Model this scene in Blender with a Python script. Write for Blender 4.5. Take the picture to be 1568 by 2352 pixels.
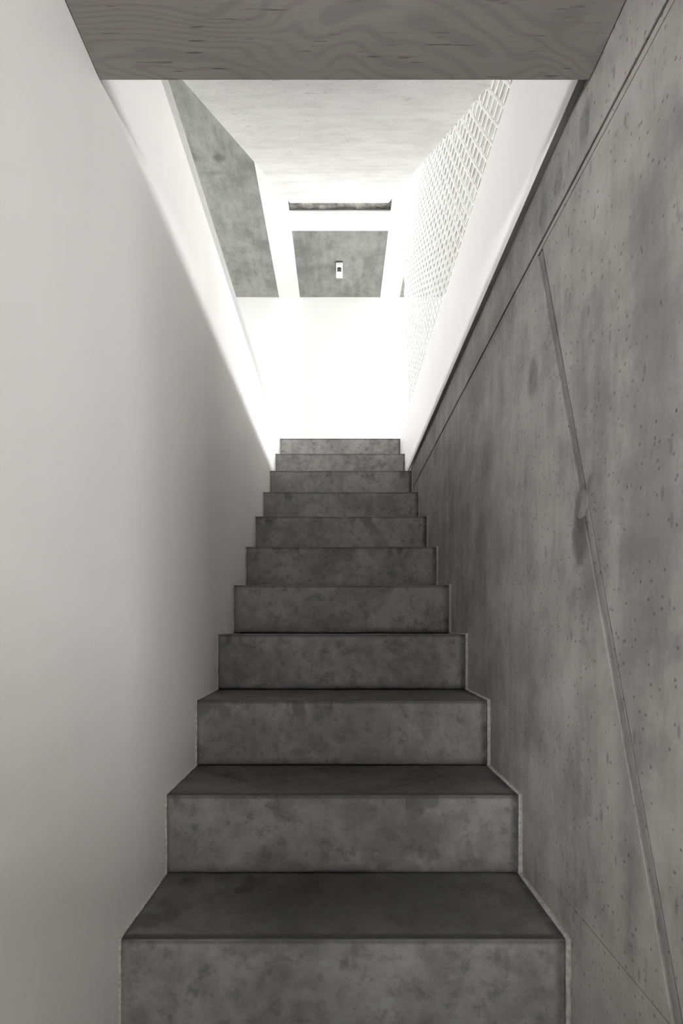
import bpy, bmesh, math, random
from mathutils import Vector, Matrix

random.seed(7)
scene = bpy.context.scene
COL = scene.collection
for o in list(bpy.data.objects):
    bpy.data.objects.remove(o)

# ------------------------------------------------------------------ camera
EYE = 1.187                                   # eye height above the lower floor
cam_d = bpy.data.cameras.new('camera')
cam = bpy.data.objects.new('camera', cam_d)
COL.objects.link(cam)
cam.location = (0, 0, EYE)
cam.rotation_euler = (math.radians(90), 0, 0)
cam_d.sensor_fit = 'VERTICAL'
cam_d.sensor_height = 36
cam_d.lens = 36 * 1150 / 2352
cam_d.shift_x = 4 / 2352
cam_d.shift_y = 265 / 2352
cam_d.clip_start = 0.02
scene.camera = cam

# ------------------------------------------------------------------ daylight
world = bpy.data.worlds.new('sky')
scene.world = world
world.use_nodes = True
bg = world.node_tree.nodes['Background']
bg.inputs['Color'].default_value = (1.0, 0.995, 0.992, 1)   # evenly overcast sky
bg.inputs['Strength'].default_value = 100.0


def portal(name, loc, rot, sx, sy):
    d = bpy.data.lights.new(name, 'AREA')
    d.shape = 'RECTANGLE'
    d.size, d.size_y = sx, sy
    d.cycles.is_portal = True
    o = bpy.data.objects.new(name, d)
    COL.objects.link(o)
    o.location = loc
    o.rotation_euler = rot
    return o


# main dimensions (metres)
XL, XR = -0.4225, 0.4405          # faces of the white wall and of the concrete wall
SL, SR = -0.4180, 0.4310          # sides of the steps
Z_SOFFIT = EYE + 0.9635            # plywood ceiling of the lower room
Z_PANEL = EYE + 0.980             # lower edge of the white cladding on the right
Z_FLOOR2 = EYE + 1.350            # upper floor
Z_CEIL2 = EYE + 3.740             # concrete ceiling of the upper room
Y_SOFFIT = 0.8815                 # far edge of the plywood ceiling
Y_BACK = 5.67                     # white wall at the end
X_L2, X_R2 = -5.4, 5.4            # upper room sides
Y_N2 = -2.2                       # upper room near side
YS = [977.5 / w for w in (1022, 808, 667, 568, 494, 437, 393, 356, 325, 297.5, 276)]
ZS = [EYE + (1441 - y) / w * .85 for w, y in zip(
    (1022, 808, 667, 568, 494, 437, 393, 356, 325, 297.5, 276),
    (2157, 1826, 1609, 1457, 1344, 1256, 1186, 1130, 1081, 1042, 1007))]
YS = [YS[0] - .5170, YS[0] - .2585] + YS
ZS = [ZS[0] - .3860, ZS[0] - .1930] + ZS

Y_W0, Y_W1 = 2.8, 10.4
Z_W0, Z_W1 = Z_CEIL2 - .435, Z_CEIL2 - .04     # high window band of the upper room
portal('window_portal_upper', (X_R2 + .02, (Y_W0 + Y_W1) / 2, (Z_W0 + Z_W1) / 2), (0, math.radians(90), 0), Z_W1 - Z_W0, Y_W1 - Y_W0)
Z_V0, Z_V1 = Z_CEIL2 - .455, Z_CEIL2 - .275     # its counterpart on the left
portal('window_portal_upper', (X_L2 - .02, (Y_W0 + Y_W1) / 2, (Z_V0 + Z_V1) / 2), (0, math.radians(-90), 0), Z_V1 - Z_V0, Y_W1 - Y_W0)
WIN_L = (-1.72, 1.80)                           # two small high windows added behind the camera as fill light
WIN_W = (1.30, 1.00)
for wx, ww in zip(WIN_L, WIN_W):
    portal('window_portal_lower', (wx, -1.09, 1.75), (math.radians(90), 0, 0), ww, .21)

scene.view_settings.view_transform = 'Standard'
scene.view_settings.look = 'None'
scene.view_settings.exposure = 0.3
scene.view_settings.gamma = 1.0
scene.view_settings.use_curve_mapping = False
scene.cycles.max_bounces = 7
scene.cycles.diffuse_bounces = 5
scene.cycles.use_denoising = True
scene.cycles.use_adaptive_sampling = True
scene.cycles.adaptive_threshold = 0.04
scene.cycles.adaptive_min_samples = 12


# ------------------------------------------------------------------ materials
class NT:
    """small wrapper for building node trees"""
    def __init__(self, name):
        self.m = bpy.data.materials.new(name)
        self.m.use_nodes = True
        self.t = self.m.node_tree
        self.b = self.t.nodes['Principled BSDF']

    def n(self, kind, **kw):
        nd = self.t.nodes.new('ShaderNode' + kind)
        for k, v in kw.items():
            setattr(nd, k, v)
        return nd

    def link(self, a, b):
        self.t.links.new(a, b)

    def put(self, sock, v):
        if isinstance(v, bpy.types.NodeSocket):
            self.link(v, sock)
        else:
            sock.default_value = v

    def math(self, op, a, b=0.0, c=0.0, clamp=False):
        nd = self.n('Math', operation=op, use_clamp=clamp)
        for s, v in zip(nd.inputs, (a, b, c)):
            self.put(s, v)
        return nd.outputs[0]

    def vmath(self, op, a, b):
        nd = self.n('VectorMath', operation=op)
        self.put(nd.inputs[0], a)
        self.put(nd.inputs[1], b)
        return nd.outputs['Value'] if op in ('LENGTH', 'DISTANCE', 'DOT_PRODUCT') else nd.outputs[0]

    def coord(self, per_object=False):
        c = self.n('TexCoord').outputs['Object']
        if per_object:
            r = self.n('ObjectInfo').outputs['Random']
            s = self.n('CombineXYZ')
            for i, f in enumerate((37.0, 19.0, 53.0)):
                self.link(self.math('MULTIPLY', r, f), s.inputs[i])
            return c, self.vmath('ADD', c, s.outputs[0])
        return c, c

    def scale(self, v, s):
        return self.vmath('MULTIPLY', v, s)

    def noise(self, v, scale, detail=4.0, rough=.55, dist=0.0):
        nd = self.n('TexNoise')
        self.put(nd.inputs['Vector'], v)
        nd.inputs['Scale'].default_value = scale
        nd.inputs['Detail'].default_value = detail
        nd.inputs['Roughness'].default_value = rough
        nd.inputs['Distortion'].default_value = dist
        return nd.outputs['Fac']

    def ss(self, v, lo, hi, a=0.0, b=1.0):
        nd = self.n('MapRange', interpolation_type='SMOOTHSTEP')
        self.put(nd.inputs['Value'], v)
        nd.inputs['From Min'].default_value = lo
        nd.inputs['From Max'].default_value = hi
        nd.inputs['To Min'].default_value = a
        nd.inputs['To Max'].default_value = b
        return nd.outputs[0]

    def mix(self, f, a, b, mode='MIX'):
        nd = self.n('Mix', data_type='RGBA', blend_type=mode)
        self.put(nd.inputs[0], f)
        for s, v in ((nd.inputs[6], a), (nd.inputs[7], b)):
            self.put(s, v if isinstance(v, bpy.types.NodeSocket) else (v[0], v[1], v[2], 1.0))
        return nd.outputs[2]

    def pores(self, v, scale, size, density):
        """small dark air holes: 1 inside a hole"""
        nd = self.n('TexVoronoi')
        self.put(nd.inputs['Vector'], v)
        nd.inputs['Scale'].default_value = scale
        d = self.ss(nd.outputs['Distance'], size * .5, size, 1, 0)
        sep = self.n('SeparateColor')
        self.link(nd.outputs['Color'], sep.inputs[0])
        return self.math('MULTIPLY', d, self.math('LESS_THAN', sep.outputs[0], density))

    def spot(self, v, centre, radii, soft=.35, rag=None, amount=.5):
        """soft-edged ellipsoidal blotch; rag is a noise socket that frays its edge"""
        d = self.vmath('SUBTRACT', v, centre)
        d = self.scale(d, tuple(1.0 / r for r in radii))
        l = self.vmath('LENGTH', d, (0, 0, 0))
        if rag is not None:
            l = self.math('ADD', l, self.math('MULTIPLY', self.math('SUBTRACT', rag, .5), amount * 2))
        return self.ss(l, 1 - soft, 1 + soft, 1, 0)

    def bump(self, h, dist, strength=1.0):
        nd = self.n('Bump')
        nd.inputs['Strength'].default_value = strength
        nd.inputs['Distance'].default_value = dist
        self.link(h, nd.inputs['Height'])
        self.link(nd.outputs[0], self.b.inputs['Normal'])

    def done(self, color, rough=.7, spec=.3):
        self.put(self.b.inputs['Base Color'], color if isinstance(color, bpy.types.NodeSocket) else (*color, 1))
        self.put(self.b.inputs['Roughness'], rough)
        self.b.inputs['Specular IOR Level'].default_value = spec
        return self.m


def concrete(name, light, dark, streak_axis, streak=.35, spots=(), rough=.6, pore=.6, spec=.3):
    k = NT(name)
    c, v = k.coord()
    big = k.noise(v, 1.9, 5, .6, .3)
    mid = k.noise(v, 9, 5, .6)
    fine = k.noise(v, 120, 3, .6)
    st = [15.0, 15.0, 15.0]
    st[streak_axis] = 2.4
    s = k.noise(k.scale(v, tuple(st)), 1.0, 4, .6, .25)
    st2 = [60.0, 60.0, 60.0]
    st2[streak_axis] = 15.0
    s2 = k.noise(k.scale(v, tuple(st2)), 1.0, 3, .6)
    f = k.math('ADD', k.math('MULTIPLY', big, .38), k.math('MULTIPLY', mid, .34))
    f = k.math('ADD', f, k.math('MULTIPLY', s, streak))
    f = k.math('ADD', f, k.math('MULTIPLY', s2, streak * .6))
    f = k.math('ADD', f, k.math('MULTIPLY', fine, .08))
    tot = (.38 + .34 + streak * 1.6 + .08) * .5
    f = k.ss(f, tot - .13, tot + .13)
    col = k.mix(f, dark, light)
    # smudges dragged along the streak direction
    sm = k.ss(s2, .60, .70)
    sm = k.math('MULTIPLY', sm, k.ss(mid, .50, .62))
    col = k.mix(k.math('MULTIPLY', sm, .55), col, tuple(x * .55 for x in dark))
    rag = k.noise(v, 45, 4, .6)
    for centre, radii, tone, amt, soft in spots:
        col = k.mix(k.math('MULTIPLY', k.spot(c, centre, radii, soft, rag, .45), amt), col, tone)
    p1 = k.pores(v, 60, .19, .8 * pore)
    p2 = k.pores(v, 20, .075, .8 * pore)
    st3 = [1.0, 1.0, 1.0]
    st3[streak_axis] = .32
    p3 = k.pores(k.scale(v, tuple(st3)), 34, .17, .6 * pore)
    hole = k.math('MAXIMUM', k.math('MAXIMUM', p1, p2), k.math('MULTIPLY', p3, .7))
    col = k.mix(k.math('MULTIPLY', hole, .6), col, tuple(x * .3 for x in dark))
    h = k.math('SUBTRACT', k.math('ADD', k.math('MULTIPLY', fine, .25), k.math('MULTIPLY', mid, .6)), hole)
    k.bump(h, .0012, .5)
    return k.done(col, rough, spec)


def plaster(name, col, grey, amount=.06):
    k = NT(name)
    c, v = k.coord()
    a = k.noise(k.scale(v, (1, 1, .35)), 2.2, 4, .6, .4)
    b = k.noise(v, 70, 3, .5)
    f = k.ss(a, .35, .7)
    out = k.mix(k.math('MULTIPLY', f, amount), col, grey)
    k.bump(b, .0004, .35)
    return k.done(out, .62, .25)


def flat(name, col, rough=.5, spec=.3, noise=.06, scale=40):
    k = NT(name)
    c, v = k.coord()
    f = k.noise(v, scale, 3, .6)
    out = k.mix(k.ss(f, .3, .7), tuple(x * (1 - noise) for x in col), tuple(min(1, x * (1 + noise)) for x in col))
    k.bump(f, .0005, .3)
    return k.done(out, rough, spec)


def step_material(name='stair_concrete', light_lift=1.0):
    k = NT(name)
    E_ = light_lift  # raises the base colour to paint in light on the upper steps
    c, v = k.coord(True)
    big = k.noise(v, 4.5, 5, .65, .4)
    mid = k.noise(v, 22, 5, .62)
    fine = k.noise(v, 150, 3, .6)
    f = k.math('ADD', k.math('MULTIPLY', big, .6), k.math('MULTIPLY', mid, .4))
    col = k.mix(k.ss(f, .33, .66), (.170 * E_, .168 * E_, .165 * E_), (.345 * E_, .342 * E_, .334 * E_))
    col = k.mix(k.math('MULTIPLY', k.ss(k.noise(v, 30, 6, .68), .50, .68), .55), col, (.095, .095, .093))
    col = k.mix(k.math('MULTIPLY', k.ss(fine, .55, .75), .25), col, (.08, .08, .078))
    xyz = k.n('SeparateXYZ')
    k.link(c, xyz.inputs[0])
    x, y, z = xyz.outputs
    up = k.n('SeparateXYZ')
    k.link(k.n('NewGeometry').outputs['Normal'], up.inputs[0])
    tread = k.ss(up.outputs[2], .75, .95)
    # trodden, dirty treads: darker in the middle of the flight
    walk = k.spot(c, (.05, .12, 0), (.34, .15, .2), .6, mid, .4)
    col = k.mix(k.math('MULTIPLY', tread, .05), col, (.09, .09, .088))
    col = k.mix(k.math('MULTIPLY', k.math('MULTIPLY', tread, walk), .5), col, (.030, .030, .030))
    # grime along the nosing, the inner joint and the two ends
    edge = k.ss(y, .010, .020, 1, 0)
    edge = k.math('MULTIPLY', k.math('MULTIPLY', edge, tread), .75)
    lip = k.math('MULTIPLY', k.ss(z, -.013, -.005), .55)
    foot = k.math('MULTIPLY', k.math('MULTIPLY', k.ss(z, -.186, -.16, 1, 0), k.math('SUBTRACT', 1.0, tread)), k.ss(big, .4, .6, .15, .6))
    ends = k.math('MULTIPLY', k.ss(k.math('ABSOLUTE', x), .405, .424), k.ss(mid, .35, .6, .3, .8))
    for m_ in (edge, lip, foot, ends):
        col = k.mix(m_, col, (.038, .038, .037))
    # wet-looking patches hanging from the nosing
    drip = k.math('MULTIPLY', k.ss(k.noise(k.scale(v, (9, 9, 5)), 1.0, 3, .5), .60, .64), k.ss(z, -.075, -.02))
    col = k.mix(k.math('MULTIPLY', drip, .5), col, (.055, .055, .055))
    hole = k.pores(v, 60, .10, .16)
    col = k.mix(k.math('MULTIPLY', hole, .7), col, (.02, .02, .02))
    k.bump(k.math('SUBTRACT', k.math('MULTIPLY', mid, .6), hole), .0012, .5)
    return k.done(col, k.ss(mid, .3, .7, .5, .72), .3)


def plywood(name, light, dark):
    """rotary-cut veneer: contour bands of a stretched height field plus short dark pores"""
    k = NT(name)
    c, v = k.coord()
    h = k.noise(k.scale(v, (2.0, 4.6, 2.0)), 1.0, 2.0, .38, .7)
    bands = k.math('SINE', k.math('MULTIPLY', h, 165.0))
    bands = k.math('MULTIPLY', k.ss(bands, -.1, 1.0), k.ss(k.noise(v, 3.1, 2, .5), .36, .6, .25, 1.0))
    wide = k.noise(k.scale(v, (3, 12, 3)), 1.0, 3, .5)
    fibre = k.noise(k.scale(v, (16, 420, 16)), 1.0, 3, .6)
    fleck = k.noise(k.scale(v, (15, 230, 15)), 1.0, 2, .5)
    col = k.mix(k.math('MULTIPLY', bands, .5), light, dark)
    col = k.mix(k.math('MULTIPLY', k.ss(wide, .35, .65), .25), col, tuple(x * .8 for x in light))
    col = k.mix(k.math('MULTIPLY', k.ss(fibre, .45, .7), .16), col, tuple(x * .7 for x in dark))
    fl = k.math('MULTIPLY', k.ss(fleck, .65, .72), k.ss(wide, .40, .52))
    col = k.mix(k.math('MULTIPLY', fl, .65), col, tuple(x * .28 for x in dark))
    k.bump(fibre, .0004, .3)
    return k.done(col, .55, .25)


def ply_edge():
    k = NT('plywood_edge')
    c, v = k.coord()
    xyz = k.n('SeparateXYZ')
    k.link(c, xyz.inputs[0])
    s = k.math('SINE', k.math('MULTIPLY', xyz.outputs[0], 2 * math.pi / .0028))
    g = k.noise(k.scale(v, (600, 12, 60)), 1.0, 3, .6)
    f = k.math('ADD', k.math('MULTIPLY', s, .3), g)
    col = k.mix(k.ss(f, .2, .8), (.13, .13, .127), (.34, .336, .33))
    return k.done(col, .7, .2)


M = {}
DK = (.145, .142, .138)
WALL_SPOTS = [   # (centre, radii, tone, amount, softness) plugs and stains of the concrete wall
    ((XR, .913, EYE + .215), (.03, .022, .045), (0.062, 0.062, 0.062), .9, .3),
    ((XR, .918, EYE + .17), (.03, .030, .055), (0.062, 0.062, 0.062), .8, .45),
    ((XR, .875, EYE + .245), (.03, .014, .035), (0.180, 0.174, 0.168), .5, .25),
    ((XR, .870, EYE + .16), (.03, .045, .17), (0.102, 0.099, 0.096), .55, .6),
    ((XR, 1.145, EYE + .570), (.03, .028, .045), (0.078, 0.078, 0.078), .6, .35),
    ((XR, 1.085, EYE + .895), (.03, .022, .04), (0.102, 0.102, 0.099), .45, .3),
    ((XR, 1.095, EYE + .89), (.03, .014, .028), (0.174, 0.171, 0.168), .5, .25),
    ((XR, 1.070, EYE + .975), (.03, .03, .035), (0.078, 0.078, 0.078), .0, .35),
    ((XR, 1.010, EYE + .90), (.03, .020, .03), (0.090, 0.090, 0.087), .5, .4),
    ((XR, .905, EYE + .905), (.03, .018, .035), (0.084, 0.084, 0.081), .55, .4),
    ((XR, .890, EYE + .905), (.03, .008, .035), (0.084, 0.084, 0.081), .5, .4),
    ((XR, 1.62, EYE + .80), (.03, .12, .10), (0.090, 0.089, 0.086), .5, .6),
    ((XR, 1.40, EYE + .85), (.03, .10, .05), (0.096, 0.094, 0.090), .5, .6),
    ((XR, 2.36, EYE + .93), (.03, .06, .06), (0.072, 0.072, 0.072), .6, .4),
    ((XR, 2.30, EYE + .80), (.03, .05, .05), (0.084, 0.084, 0.084), .5, .4),
    ((XR, .80, EYE - .53), (.03, .22, .0009), (0.036, 0.036, 0.036), .8, .5),
    ((XR, .70, EYE + .30), (.03, .05, .40), (0.114, 0.111, 0.108), .45, .7),
    ((XR, .76, EYE - .15), (.03, .035, .30), (0.114, 0.111, 0.108), .4, .7),
]
M['wall_concrete'] = concrete('wall_concrete', (.320, .305, .296), (.150, .144, .140), 2, .22, WALL_SPOTS, .55, .8)
M['joint_concrete'] = concrete('joint_concrete', (.20, .194, .189), (.10, .097, .094), 2, .3, (), .6, 1.0)
CEIL_SPOTS = [
    ((-.96, 3.99, Z_CEIL2), (.045, .035, .05), (.10, .10, .10), .75, .5),
    ((-1.16, 3.98, Z_CEIL2), (.022, .030, .05), (.13, .13, .13), .6, .5),
    ((-1.02, 4.12, Z_CEIL2), (.09, .018, .05), (.15, .15, .145), .5, .6),
    ((-.93, 4.34, Z_CEIL2), (.10, .05, .05), (.20, .20, .195), .5, .7),
]
M['ceiling_concrete'] = concrete('ceiling_concrete', (.34, .34, .328), (.18, .18, .173), 1, .22, CEIL_SPOTS, .7, .3)
M['flight_concrete'] = concrete('flight_concrete', (.69, .69, .677), (.53, .53, .518), 0, .20, (), .7, .5)
M['recess_concrete'] = concrete('recess_concrete', (.55, .55, .53), (.10, .10, .09), 0, .3, (), .8, 1.0)
M['step'] = step_material()
M['step_clean'] = step_material('stair_concrete_clean', 1.2)  # second step from the top, light from above painted into its colour
M['step_pale'] = step_material('stair_concrete_pale', 1.55)  # pale top step, lightened further for light from above
M['plaster'] = plaster('white_plaster', (.83, .812, .798), (.72, .702, .692), .35)
M['white'] = plaster('white_paint', (.86, .865, .855), (.80, .81, .80), .3)
M['panel'] = plaster('white_panel', (.90, .895, .885), (.83, .825, .82), .4)
M['floor_edge'] = flat('floor_edge', (.50, .50, .492), .6, .2, .05, 30)
M['plywood'] = plywood('plywood', (.40, .381, .367), (.265, .253, .245))
M['ply_edge'] = ply_edge()
M['mortar'] = flat('mortar', (.44, .428, .41), .8, .2, .22, 90)
M['plaster_bead'] = flat('plaster_bead', (.62, .605, .585), .8, .2, .25, 140)
M['rope'] = flat('rope', (.93, .93, .92), .8, .15, .06, 300)
M['white_plastic'] = flat('white_plastic', (.85, .85, .84), .4, .4, .02, 60)
M['dark_plastic'] = flat('dark_plastic', (.018, .02, .018), .25, .5, .1, 60)
M['grey_plastic'] = flat('grey_plastic', (.07, .07, .068), .5, .4, .1, 60)
M['floor'] = concrete('floor_concrete', (.30, .296, .288), (.20, .197, .19), 0, .1, (), .6, .4)
M['oak'] = flat('pale_floor', (.74, .735, .72), .5, .3, .08, 12)
M['frame'] = flat('window_frame_paint', (.75, .75, .74), .5, .3, .02, 20)


# ------------------------------------------------------------------ mesh helpers
def obj(name, bm, mat, parent=None, loc=(0, 0, 0), smooth=False):
    bmesh.ops.recalc_face_normals(bm, faces=bm.faces)
    me = bpy.data.meshes.new(name)
    bm.to_mesh(me)
    bm.free()
    if smooth:
        for p in me.polygons:
            p.use_smooth = True
    me.materials.append(M[mat] if isinstance(mat, str) else mat)
    o = bpy.data.objects.new(name, me)
    COL.objects.link(o)
    o.location = loc
    if parent is not None:
        o.parent = parent
    return o


def empty(name, loc=(0, 0, 0)):
    o = bpy.data.objects.new(name, None)
    o.empty_display_size = .1
    COL.objects.link(o)
    o.location = loc
    return o


def tag(o, label, cat, group=None):
    o['label'] = label
    o['category'] = cat
    if group:
        o['group'] = group
    return o


def struct(o, label):
    o['kind'] = 'structure'
    o['label'] = label
    return o


def box(bm, x0, x1, y0, y1, z0, z1, bevel=0.0):
    r = bmesh.ops.create_cube(bm, size=1)
    vs = r['verts']
    for v in vs:
        v.co = Vector(((x0 + x1) / 2 + v.co.x * (x1 - x0), (y0 + y1) / 2 + v.co.y * (y1 - y0), (z0 + z1) / 2 + v.co.z * (z1 - z0)))
    if bevel:
        es = {e for v in vs for e in v.link_edges}
        bmesh.ops.bevel(bm, geom=list(es), offset=bevel, segments=2, profile=.5, affect='EDGES')
    return bm


def prism(bm, pts, x0, x1, bevel=0.0):
    """polygon in the (y, z) plane extruded along x"""
    a = [bm.verts.new((x0, y, z)) for y, z in pts]
    b = [bm.verts.new((x1, y, z)) for y, z in pts]
    n = len(pts)
    bm.faces.new(a)
    bm.faces.new(list(reversed(b)))
    sides = [bm.faces.new((a[i], a[(i + 1) % n], b[(i + 1) % n], b[i])) for i in range(n)]
    if bevel:
        bmesh.ops.recalc_face_normals(bm, faces=bm.faces)
        bmesh.ops.bevel(bm, geom=[e for e in bm.edges], offset=bevel, segments=2, profile=.5, affect='EDGES')
    return bm


def tube(bm, pts, r, sides=6):
    rings = []
    n = len(pts)
    pts = [Vector(p) for p in pts]
    for i, p in enumerate(pts):
        d = (pts[min(i + 1, n - 1)] - pts[max(i - 1, 0)]).normalized()
        u = d.cross(Vector((1, 0, 0)))
        if u.length < 1e-4:
            u = d.cross(Vector((0, 1, 0)))
        u.normalize()
        w = d.cross(u)
        rings.append([bm.verts.new(p + (u * math.cos(t) + w * math.sin(t)) * r) for t in (2 * math.pi * j / sides for j in range(sides))])
    for a, b in zip(rings, rings[1:]):
        for j in range(sides):
            bm.faces.new((a[j], a[(j + 1) % sides], b[(j + 1) % sides], b[j]))
    bm.faces.new(rings[0])
    bm.faces.new(list(reversed(rings[-1])))
    return bm


# ------------------------------------------------------------------ the setting: lower level
bm = box(bmesh.new(), -2.4, 2.6, -1.1, YS[0] + .3, -.15, 0)
struct(obj('floor', bm, 'floor'), 'grey concrete floor at the foot of the stairs')

bm = box(bmesh.new(), -2.4, 2.6, -1.1, Y_SOFFIT - .004, Z_SOFFIT + .018, Z_SOFFIT + .15)
ceiling_low = struct(obj('ceiling', bm, 'floor'), 'plywood lined ceiling above the foot of the stairs')
bm = box(bmesh.new(), XL + .001, XR - .001, -.34, Y_SOFFIT, Z_SOFFIT, Z_SOFFIT + .018, .0008)
obj('plywood_sheet', bm, 'plywood', ceiling_low)['label'] = 'grey stained plywood sheet with wavy grain'
for x0, x1, y0, y1 in ((XL + .001, XR - .001, -1.1, -.343), (-2.4, XL - .002, -1.1, .299), (XR + .002, 2.6, -1.1, .299)):
    bm = box(bmesh.new(), x0, x1, y0, y1, Z_SOFFIT, Z_SOFFIT + .018, .0008)
    obj('plywood_sheet', bm, 'plywood', ceiling_low)

# white wall on the left, with the floor edge above it
bm = box(bmesh.new(), XL - .18, XL, .30, YS[-1] + .02, 0, EYE + 1.2965)
wall_left = struct(obj('wall_left', bm, 'plaster'), 'smooth white plastered wall left of the stairs')
bm = box(bmesh.new(), XL - .02, XL + .0001, Y_SOFFIT + .01, YS[-1] + .02, EYE + 1.2970, Z_FLOOR2, .001)
obj('floor_edge_strip', bm, 'floor_edge', wall_left)['label'] = 'thin pale grey floor edge along the wall top'

# concrete wall on the right: backing, three cast panels and the joints between them
ZJ = EYE + .838
wall_right = struct(obj('wall_right', box(bmesh.new(), XR + .014, XR + .20, .30, YS[-1] + .02, 0, Z_PANEL), 'joint_concrete'),
                    'fair-faced concrete wall right of the stairs with cast joints')


def jb(z):                                    # y of the slanting joint at height z
    return 1.107 + (z - ZJ) * .334


g = .0115
YN, YF = .30, YS[-1] + .02
pan = [
    [(YN, ZJ + .0100), (YF, ZJ + .0100), (YF, Z_PANEL), (YN, Z_PANEL)],
    [(jb(0) + g, 0), (YF, 0), (YF, ZJ - .0100), (jb(ZJ - .01) + g, ZJ - .0100)],
    [(YN, 0), (jb(0) - g, 0), (jb(ZJ - .01) - g, ZJ - .0100), (YN, ZJ - .0100)],
]
for p, dx in zip(pan, (0, 0, .0012)):
    bm = prism(bmesh.new(), p, XR + dx, XR + .016, .0016)
    obj('concrete_panel', bm, 'wall_concrete', wall_right)
# set-back cement filling of the joints
def filling(pts, mat):
    obj('joint_filling', prism(bmesh.new(), pts, XR + .0022, XR + .016, .0012), mat, wall_right)
q = .0062
filling([(YN, ZJ - q), (YF, ZJ - q), (YF, ZJ + q), (YN, ZJ + q)], 'wall_concrete')
filling([(jb(0) - q, 0), (jb(0) + q + .001, 0), (jb(ZJ - .01) + q + .001, ZJ - .012), (jb(ZJ - .01) - q, ZJ - .012)], 'joint_concrete')


def plug(y, z, r):
    bm = bmesh.new()
    res = bmesh.ops.create_cone(bm, cap_ends=True, segments=28, radius1=r, radius2=r * .94, depth=.004,
                                matrix=Matrix.Translation((0, 0, 0)) @ Matrix.Rotation(math.radians(-90), 4, 'Y'))
    for v in bm.verts:
        v.co.z *= 1.3
    o = obj('tie_hole_plug', bm, 'joint_concrete', wall_right, (XR + .0018, y, z))
    return o
for y, z, r in ((.915, EYE + .225, .021), (.878, EYE + .250, .015), (1.145, EYE + .572, .014), (1.094, EYE + .893, .013), (1.02, EYE + .895, .011)):
    plug(y, z, r)

# walls and two added fill-light windows of the lower hallway, behind the camera
for nm, x0, x1, y0, y1 in (('wall_left_lower', -2.5, -2.4, -1.1, YN), ('wall_right_lower', 2.6, 2.7, -1.1, YN),
                           ('wall_front_left', -2.4, XL - .18, YN, YN + .12), ('wall_front_right', XR + .20, 2.6, YN, YN + .12)):
    struct(obj(nm, box(bmesh.new(), x0, x1, y0, y1, 0, Z_SOFFIT), 'white'), 'white wall of the lower hallway')
bm = bmesh.new()
box(bm, -2.5, 2.7, -1.2, -1.1, 0, 1.645)
box(bm, -2.5, 2.7, -1.2, -1.1, 1.855, Z_SOFFIT)
for x0, x1 in ((-2.5, WIN_L[0] - .65), (WIN_L[0] + .65, WIN_L[1] - .50), (WIN_L[1] + .50, 2.7)):
    box(bm, x0, x1, -1.2, -1.1, 1.645, 1.855)
struct(obj('wall_back_lower', bm, 'white'), 'white wall with two high windows behind the viewer')
for i, wx in enumerate(WIN_L):
    win = struct(empty('window_%d' % (i + 1), (wx, -1.15, 1.645)), 'small high window of the lower hallway behind the viewer')
    for x in (.02 - WIN_W[i] / 2, WIN_W[i] / 2 - .02):
        obj('window_frame', box(bmesh.new(), x - .02, x + .02, -.03, .03, 0, .21), 'frame', win)

# ------------------------------------------------------------------ the setting: upper level
bm = bmesh.new()
zb = Z_FLOOR2 - .05
box(bm, X_L2, XL - .021, Y_N2, 12, zb - .12, Z_FLOOR2)
box(bm, XR + .0, X_R2, Y_N2, 12, Z_PANEL + .002, Z_FLOOR2)
box(bm, XL - .02, XR, YS[-1] + .12, Y_BACK, ZS[-1] - .2, ZS[-1])
box(bm, XL - .02, XR, Y_N2, Y_SOFFIT - .006, Z_SOFFIT + .152, Z_FLOOR2)
struct(obj('floor_upper', bm, 'oak'), 'pale floor of the upper room around the stairwell')
bm = bmesh.new()
struct(obj('wall_back', box(bm, -1.9, 1.6, Y_BACK, Y_BACK + .15, Z_FLOOR2 - .3, Z_CEIL2 + .3), 'white'), 'plain white wall at the head of the stairs')
bm = bmesh.new()
box(bm, X_L2 - .1, X_L2, Y_N2, 12, Z_FLOOR2 - .3, Z_V0)
box(bm, X_L2 - .1, X_L2, Y_N2, 12, Z_V1, Z_CEIL2 + .2)
box(bm, X_L2 - .1, X_L2, Y_N2, Y_W0, Z_V0, Z_V1)
box(bm, X_L2 - .1, X_L2, Y_W1, 12, Z_V0, Z_V1)
struct(obj('wall_left_upper', bm, 'white'), 'white left side wall of the upper room under a high window band')
struct(obj('wall_front_upper', box(bmesh.new(), X_L2 - .1, X_R2 + .1, Y_N2 - .1, Y_N2, zb - .12, Z_CEIL2 + .2), 'white'), 'white wall of the upper room behind the viewer')

# upper flight: underside plane
FS = .734                                       # slope of the upper flight
def zf(y):
    return EYE + 1.521 + (y - 1.390) * FS
FL, FR = -.4386, .4284
Y_END = 4.415                                   # where the flight meets the ceiling
# ceiling with the opening for the flight
OL, OR = -.452, .456
ceil2 = struct(empty('ceiling_upper', (0, 3.0, Z_CEIL2)), 'streaky grey concrete ceiling of the upper room')
for x0, x1, y0 in ((X_L2, OL, Y_N2), (OR, X_R2, Y_N2), (OL, OR, 4.50)):
    y1 = Y_BACK if x0 == OL else 12
    o = obj('ceiling_slab', box(bmesh.new(), x0, x1, y0, y1, Z_CEIL2, Z_CEIL2 + .2), 'ceiling_concrete')
    o.parent = ceil2
    o.matrix_parent_inverse = Matrix.Translation((0, -3.0, -Z_CEIL2))
bm = bmesh.new()
box(bm, OL - .4, OL, Y_N2, 4.6, Z_CEIL2 + .2, Z_CEIL2 + 2.2)
struct(obj('wall_left_stairwell', bm, 'white'), 'white left side of the stairwell above the upper flight')
bm = bmesh.new()
box(bm, OR, OR + .4, Y_N2, 4.6, Z_CEIL2 + .2, Z_CEIL2 + 2.2)
struct(obj('wall_right_stairwell', bm, 'white'), 'white right side of the stairwell above the upper flight')
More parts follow.
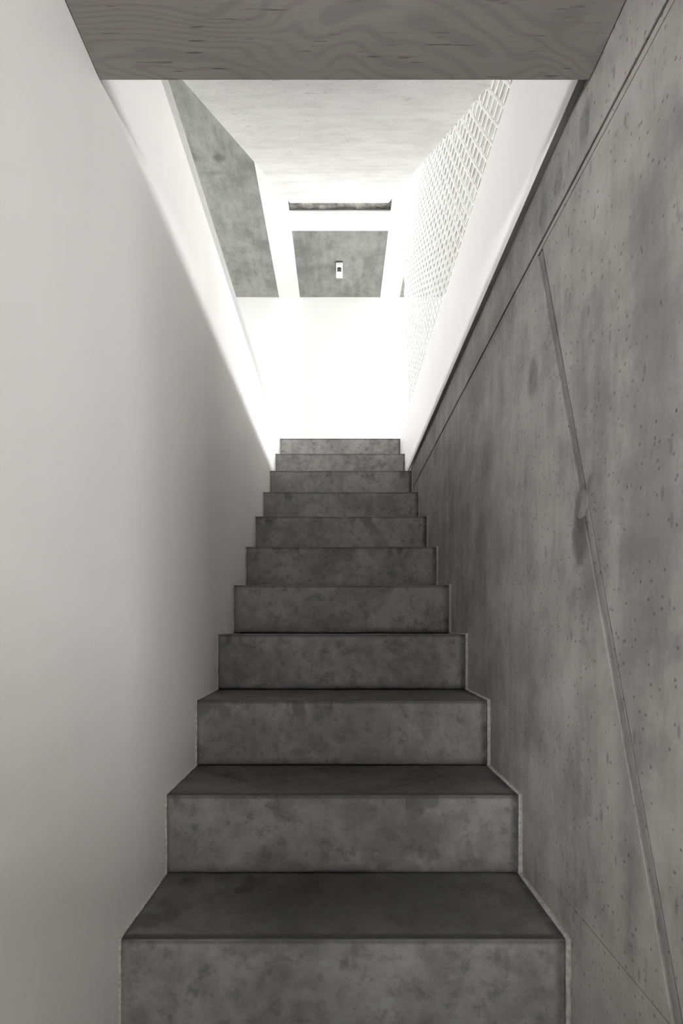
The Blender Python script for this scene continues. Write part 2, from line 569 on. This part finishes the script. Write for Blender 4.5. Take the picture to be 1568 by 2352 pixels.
struct(obj('wall_roof_stairwell', box(bmesh.new(), OL - .4, OR + .4, Y_N2, 6.2, Z_CEIL2 + 2.2, Z_CEIL2 + 2.3), 'white'), 'white lid of the stairwell above the upper flight')

# white bands on the ceiling
T = .012
for i, (x0, x1, y0, y1) in enumerate(((-.685, OL - .0005, 2.2, Y_BACK), (OR + .0005, .675, 2.2, Y_BACK), (OL, OR, 4.488, 4.708))):
    bm = box(bmesh.new(), x0, x1, y0, y1, Z_CEIL2 - T, Z_CEIL2 + .0005, .001)
    struct(obj('trim_%d' % (i + 1), bm, 'white'), ('white band on the ceiling left of the upper flight', 'white band on the ceiling right of the upper flight',
                                                   'short white band across the ceiling at the end of the upper flight')[i])

# side wall of the upper room, far to the right, with a window band under the ceiling
bm = bmesh.new()
box(bm, X_R2, X_R2 + .1, Y_N2, 12, Z_FLOOR2 - .3, Z_W0)
box(bm, X_R2, X_R2 + .1, Y_N2, 12, Z_W1, Z_CEIL2 + .2)
box(bm, X_R2, X_R2 + .1, Y_N2, Y_W0, Z_W0, Z_W1)
box(bm, X_R2, X_R2 + .1, Y_W1, 12, Z_W0, Z_W1)
struct(obj('wall_right_upper', bm, 'white'), 'white side wall of the upper room under a high window band')
bm = bmesh.new()
box(bm, 1.45, 1.6, Y_BACK + .15, 12, Z_FLOOR2 - .3, Z_CEIL2 + .2)
box(bm, 1.45, X_R2 + .1, 12, 12.1, Z_FLOOR2 - .3, Z_CEIL2 + .2)
struct(obj('wall_far_upper', bm, 'white'), 'white walls of the upper room beyond the stair head')
bm = bmesh.new()
box(bm, -1.9, -1.75, Y_BACK + .15, 12, Z_FLOOR2 - .3, Z_CEIL2 + .2)
box(bm, X_L2 - .1, -1.75, 12, 12.1, Z_FLOOR2 - .3, Z_CEIL2 + .2)
struct(obj('wall_far_left_upper', bm, 'white'), 'white walls of the upper room left of the stair head')
win4 = struct(empty('window_4', (X_L2 - .05, Y_W0, Z_V0)), 'high window band of the upper room to the left')
for i in range(7):
    y = .02 + i * (Y_W1 - Y_W0 - .04) / 6
    obj('window_frame', box(bmesh.new(), -.03, .03, y - .02, y + .02, 0, Z_V1 - Z_V0), 'frame', win4)
win3 = struct(empty('window_3', (X_R2 + .05, Y_W0, Z_W0)), 'high window band of the upper room to the right')
for i in range(7):
    y = .02 + i * (Y_W1 - Y_W0 - .04) / 6
    obj('window_frame', box(bmesh.new(), -.03, .03, y - .02, y + .02, 0, Z_W1 - Z_W0), 'frame', win3)

# white cladding panel on the right edge of the stairwell
PX0 = .4268
clad = struct(empty('trim_4', (PX0, Y_SOFFIT, Z_PANEL)), 'white painted plywood panel along the right edge of the stairwell')
for y0, y1 in ((Y_SOFFIT + .003, 3.288), (3.2895, Y_BACK - .7)):
    zlo = Z_PANEL if y0 < 3 else ZS[-2] - .02
    bm = box(bmesh.new(), 0, XR - PX0 - .0004, y0 - Y_SOFFIT, y1 - Y_SOFFIT, zlo - Z_PANEL + .0012, Z_FLOOR2 - Z_PANEL + .002, .0006)
    obj('panel_face', bm, 'panel', clad)
bm = box(bmesh.new(), .0002, XR - PX0 - .0006, .004, 3.287 - Y_SOFFIT, -.0006, .0012)
obj('raw_edge', bm, 'ply_edge', clad)['label'] = 'dark layered raw plywood edge'

# ------------------------------------------------------------------ the staircase
stairs = empty('staircase', (0, YS[0], 0))
tag(stairs, 'dark grey concrete staircase climbing between the white and the concrete wall', 'stairs')
N = len(YS)
for i in range(N):
    y0, z1 = YS[i], ZS[i]
    zb_ = ZS[i - 1] if i else 0.0
    y1 = YS[i + 1] if i < N - 1 else y0 + .13
    gap = .0035 if i else 0
    c = .0035
    d = (y1 - y0) + (.05 if i < N - 1 else 0)
    h = zb_ - z1 + gap
    pts = [(0.002, h), (0, h + .006), (0, -c), (c * .3, -c * .3), (c, 0), (d, 0), (d, h)]
    bm = prism(bmesh.new(), pts, SL, SR, 0)
    bmesh.ops.recalc_face_normals(bm, faces=bm.faces)
    es = [e for e in bm.edges if abs(e.verts[0].co.x - e.verts[1].co.x) < 1e-6 and e.calc_length() > .05 and max(v.co.y for v in e.verts) < .01]
    bmesh.ops.bevel(bm, geom=es, offset=.003, segments=2, profile=.5, affect='EDGES')
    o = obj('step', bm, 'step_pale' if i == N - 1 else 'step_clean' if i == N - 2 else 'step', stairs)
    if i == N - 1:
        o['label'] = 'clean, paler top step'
    o.location = (0, y0 - YS[0], z1)
pts = [(YS[0] + .06, 0)] + [(YS[-1] + .1, ZS[-2] - .03), (YS[-1] + .1, ZS[-2] - .3), (YS[0] + .6, 0)]
pts = [(y - YS[0], z - .02) for y, z in pts]
pts[0] = (pts[0][0], 0.0)
pts[-1] = (pts[-1][0], 0.0)
obj('waist_slab', prism(bmesh.new(), pts, SL, SR), 'joint_concrete', stairs)


# mortar beads that fill the joints between the steps and the two walls
def bead(name, xa, xb, proud, mat, jit, last):
    path = [(YS[0] - proud, 0.0)]
    for i in range(last):
        path.append((YS[i] - proud, ZS[i] + proud))
        if i < last - 1:
            path.append((YS[i + 1] - proud, ZS[i] + proud))
    path.append((YS[last - 1] + (.05 if last < N else .1), ZS[last - 1] + proud))
    fine = []
    for (ya, za), (yb, zb2) in zip(path, path[1:]):
        L = math.hypot(yb - ya, zb2 - za)
        n = max(2, int(L / .012))
        for q in range(n):
            t = q / n
            fine.append((ya + (yb - ya) * t, za + (zb2 - za) * t, (-(zb2 - za) / L, (yb - ya) / L)))
    fine.append((path[-1][0], path[-1][1], (0, 1)))
    bm = bmesh.new()
    prev = None
    mid = (xa + xb) / 2
    inner = xa if abs(xa) < abs(xb) else xb       # side towards the steps
    for y, z, (ny, nz) in fine:
        # the normal points away from the steps: up over treads, towards the viewer on risers
        j1, j2, j3 = (random.uniform(-jit, jit) for _ in range(3))
        ring = [bm.verts.new((xa, y - ny * .03, z - nz * .03)),
                bm.verts.new((xa + (j1 if xa == inner else 0), y + ny * (-.0006 + j2), z + nz * (-.0006 + j2))),
                bm.verts.new((mid + j3, y + ny * j1, z + nz * j1)),
                bm.verts.new((xb + (j1 if xb == inner else 0), y + ny * (-.0006 + j3), z + nz * (-.0006 + j3))),
                bm.verts.new((xb, y - ny * .03, z - nz * .03))]
        if prev:
            for q in range(4):
                bm.faces.new((prev[q], prev[q + 1], ring[q + 1], ring[q]))
        prev = ring
    for v in bm.verts:
        v.co.y -= YS[0]
    return obj(name, bm, mat, stairs)


bead('mortar_bead', SR + .0008, XR - .0002, .0035, 'mortar', .0006, N - 2)['label'] = 'pale mortar bead along the concrete wall'
bead('plaster_bead', XL + .0002, SL + .0006, .0022, 'plaster_bead', .0008, N)['label'] = 'ragged pale plaster bead along the white wall'

# ------------------------------------------------------------------ upper flight
up = empty('upper_staircase', (0, Y_SOFFIT, Z_FLOOR2))
tag(up, 'pale concrete flight seen from below, rising to the ceiling overhead', 'stairs')
ya = Y_SOFFIT + .0
TH = .17
yc = 1.390 + (Z_FLOOR2 + .003 - EYE - 1.521) / FS
pts = [(ya, Z_FLOOR2 + .003), (yc, Z_FLOOR2 + .003), (Y_END, zf(Y_END)), (Y_END, zf(Y_END) + TH / .8), (ya, zf(ya) + TH / .8)]
pts = [(y - Y_SOFFIT, z - Z_FLOOR2) for y, z in pts]
bm = prism(bmesh.new(), pts, FL, FR, .002)
obj('waist_slab', bm, 'flight_concrete', up)
n = 14
for i in range(n):
    y0 = .15 + i * .2585
    if y0 + Y_SOFFIT > Y_END - .1:
        break
    z0 = zf(y0 + Y_SOFFIT) - Z_FLOOR2 + TH / .8
    bm = prism(bmesh.new(), [(y0, z0 - .02), (y0, z0 + .19), (y0 + .2585, z0 + .19)], FL, FR)
    obj('step', bm, 'flight_concrete', up)
# recessed rough strip where the flight joins the ceiling
bm = bmesh.new()
nn = 40
rows = []
for j, (y, z) in enumerate(((Y_END - .03, zf(Y_END) + .012), (Y_END + .03, Z_CEIL2 + .020), (4.505, Z_CEIL2 + .024))):
    row = []
    for i in range(nn + 1):
        t = i / nn
        row.append(bm.verts.new((OL + (OR - OL) * t - 0, y - Y_SOFFIT, z - Z_FLOOR2 + random.uniform(-.007, .007) + (.012 * math.exp(-((t - .53) / .06) ** 2)))))
    rows.append(row)
for a, b in zip(rows, rows[1:]):
    for i in range(nn):
        bm.faces.new((a[i], a[i + 1], b[i + 1], b[i]))
obj('rough_joint', bm, 'recess_concrete', up)['label'] = 'rough dark joint at the top of the flight'

# ------------------------------------------------------------------ safety net
NX = .4365
net = empty('safety_net', (NX, 1.0, Z_FLOOR2))
tag(net, 'white knotted rope safety net stretched between the right floor edge and the upper flight', 'net')
def top(y):
    return zf(y) + .05
def edge(z):
    return 3.09 + (z - (EYE + 1.36)) * .284
def sway(y, z):
    u = (y - 1.0)
    return .006 * math.sin(u * 2.6 + z * 2.1) + .002 * math.sin(u * 6.1 - z * 3.0)
def slump(y, z):
    return -.012 * math.sin(max(0, min(1, (y - 1.0) / 2.4)) * math.pi) * min(1, (z - Z_FLOOR2) * 3)
def strand(name, pts, r):
    bm = tube(bmesh.new(), [(0 + x, y - 1.0, z - Z_FLOOR2) for x, y, z in pts], r, 6)
    return obj(name, bm, 'rope', net, smooth=True)
PITCH = .0505
SH = .70                                          # lean of the cross ropes (dy per dz)
R = .0041
z = Z_FLOOR2 + .010
while True:
    ys = 1.390 + (z - .05 - EYE - 1.521) / FS
    ye = edge(z)
    ys = max(ys, Y_SOFFIT + .01)
    if ye - ys < .04:
        break
    m = max(3, int((ye - ys) / .06))
    pts = []
    for i in range(m + 1):
        y = ys + (ye - ys) * i / m
        f = math.sin(math.pi * i / m)
        pts.append((sway(y, z) * .2 * f, y, z + slump(y, z) * f))
    strand('long_rope', pts, R * .85)
    z += PITCH
y0 = .55
while y0 < 3.10:
    pts = []
    zz = Z_FLOOR2 - .004
    while True:
        t = zz - Z_FLOOR2
        y = y0 + t * SH + sway(y0, zz) * min(1, t * 8)
        if zz > top(y) or y > edge(zz) + .002:
            break
        if y > Y_SOFFIT:
            pts.append((0, y, zz))
        zz += .02
    if len(pts) > 2:
        strand('cross_rope', pts, R * 1.1)
    y0 += PITCH
# border ropes and the lashing along the free end
e_pts = []
zz = Z_FLOOR2
while edge(zz) < 3.59:
    e_pts.append((.004 * math.sin(zz * 40), edge(zz) + .006 * math.sin(zz * 17), zz))
    zz += .03
strand('border_rope', e_pts, .0055)
strand('border_rope', [(0, y, zf(y) + .055) for y in (1.0 + i * .1 for i in range(27))], .0055)
strand('border_rope', [(0, 1.0 + i * .1, Z_FLOOR2 + .004) for i in range(22)], .005)

# ------------------------------------------------------------------ ceiling fixture
fix = empty('ceiling_sensor', (-.006, 5.215, Z_CEIL2))
tag(fix, 'small white oblong fixture with a dark round lens on the concrete ceiling', 'ceiling sensor')
def rounded(w, l, z0, z1, r, y=0.0, x=0.0):
    bm = bmesh.new()
    pts = []
    for cx, cy, a0 in ((w / 2 - r, l / 2 - r, 0), (-w / 2 + r, l / 2 - r, 90), (-w / 2 + r, -l / 2 + r, 180), (w / 2 - r, -l / 2 + r, 270)):
        for q in range(7):
            a = math.radians(a0 + q * 15)
            pts.append((x + cx + r * math.cos(a), y + cy + r * math.sin(a)))
    a = [bm.verts.new((px, py, z0)) for px, py in pts]
    b = [bm.verts.new((px, py, z1)) for px, py in pts]
    n_ = len(pts)
    bm.faces.new(a)
    bm.faces.new(list(reversed(b)))
    for i in range(n_):
        bm.faces.new((a[i], a[(i + 1) % n_], b[(i + 1) % n_], b[i]))
    return bm
obj('backplate', rounded(.080, .155, -.010, 0, .016, -.028), 'grey_plastic', fix)
bm = rounded(.070, .198, -.034, -.008, .010, .002, .002)
bmesh.ops.recalc_face_normals(bm, faces=bm.faces)
obj('housing', bm, 'white_plastic', fix)
bm = bmesh.new()
bmesh.ops.create_uvsphere(bm, u_segments=24, v_segments=12, radius=.023)
for v in bm.verts:
    v.co.z = v.co.z * .7
obj('lens', bm, 'dark_plastic', fix, (.001, -.042, -.034), True)
bm = box(bmesh.new(), -.022, .024, -.017, -.004, -.0375, -.032, .002)
obj('slot', bm, 'dark_plastic', fix)
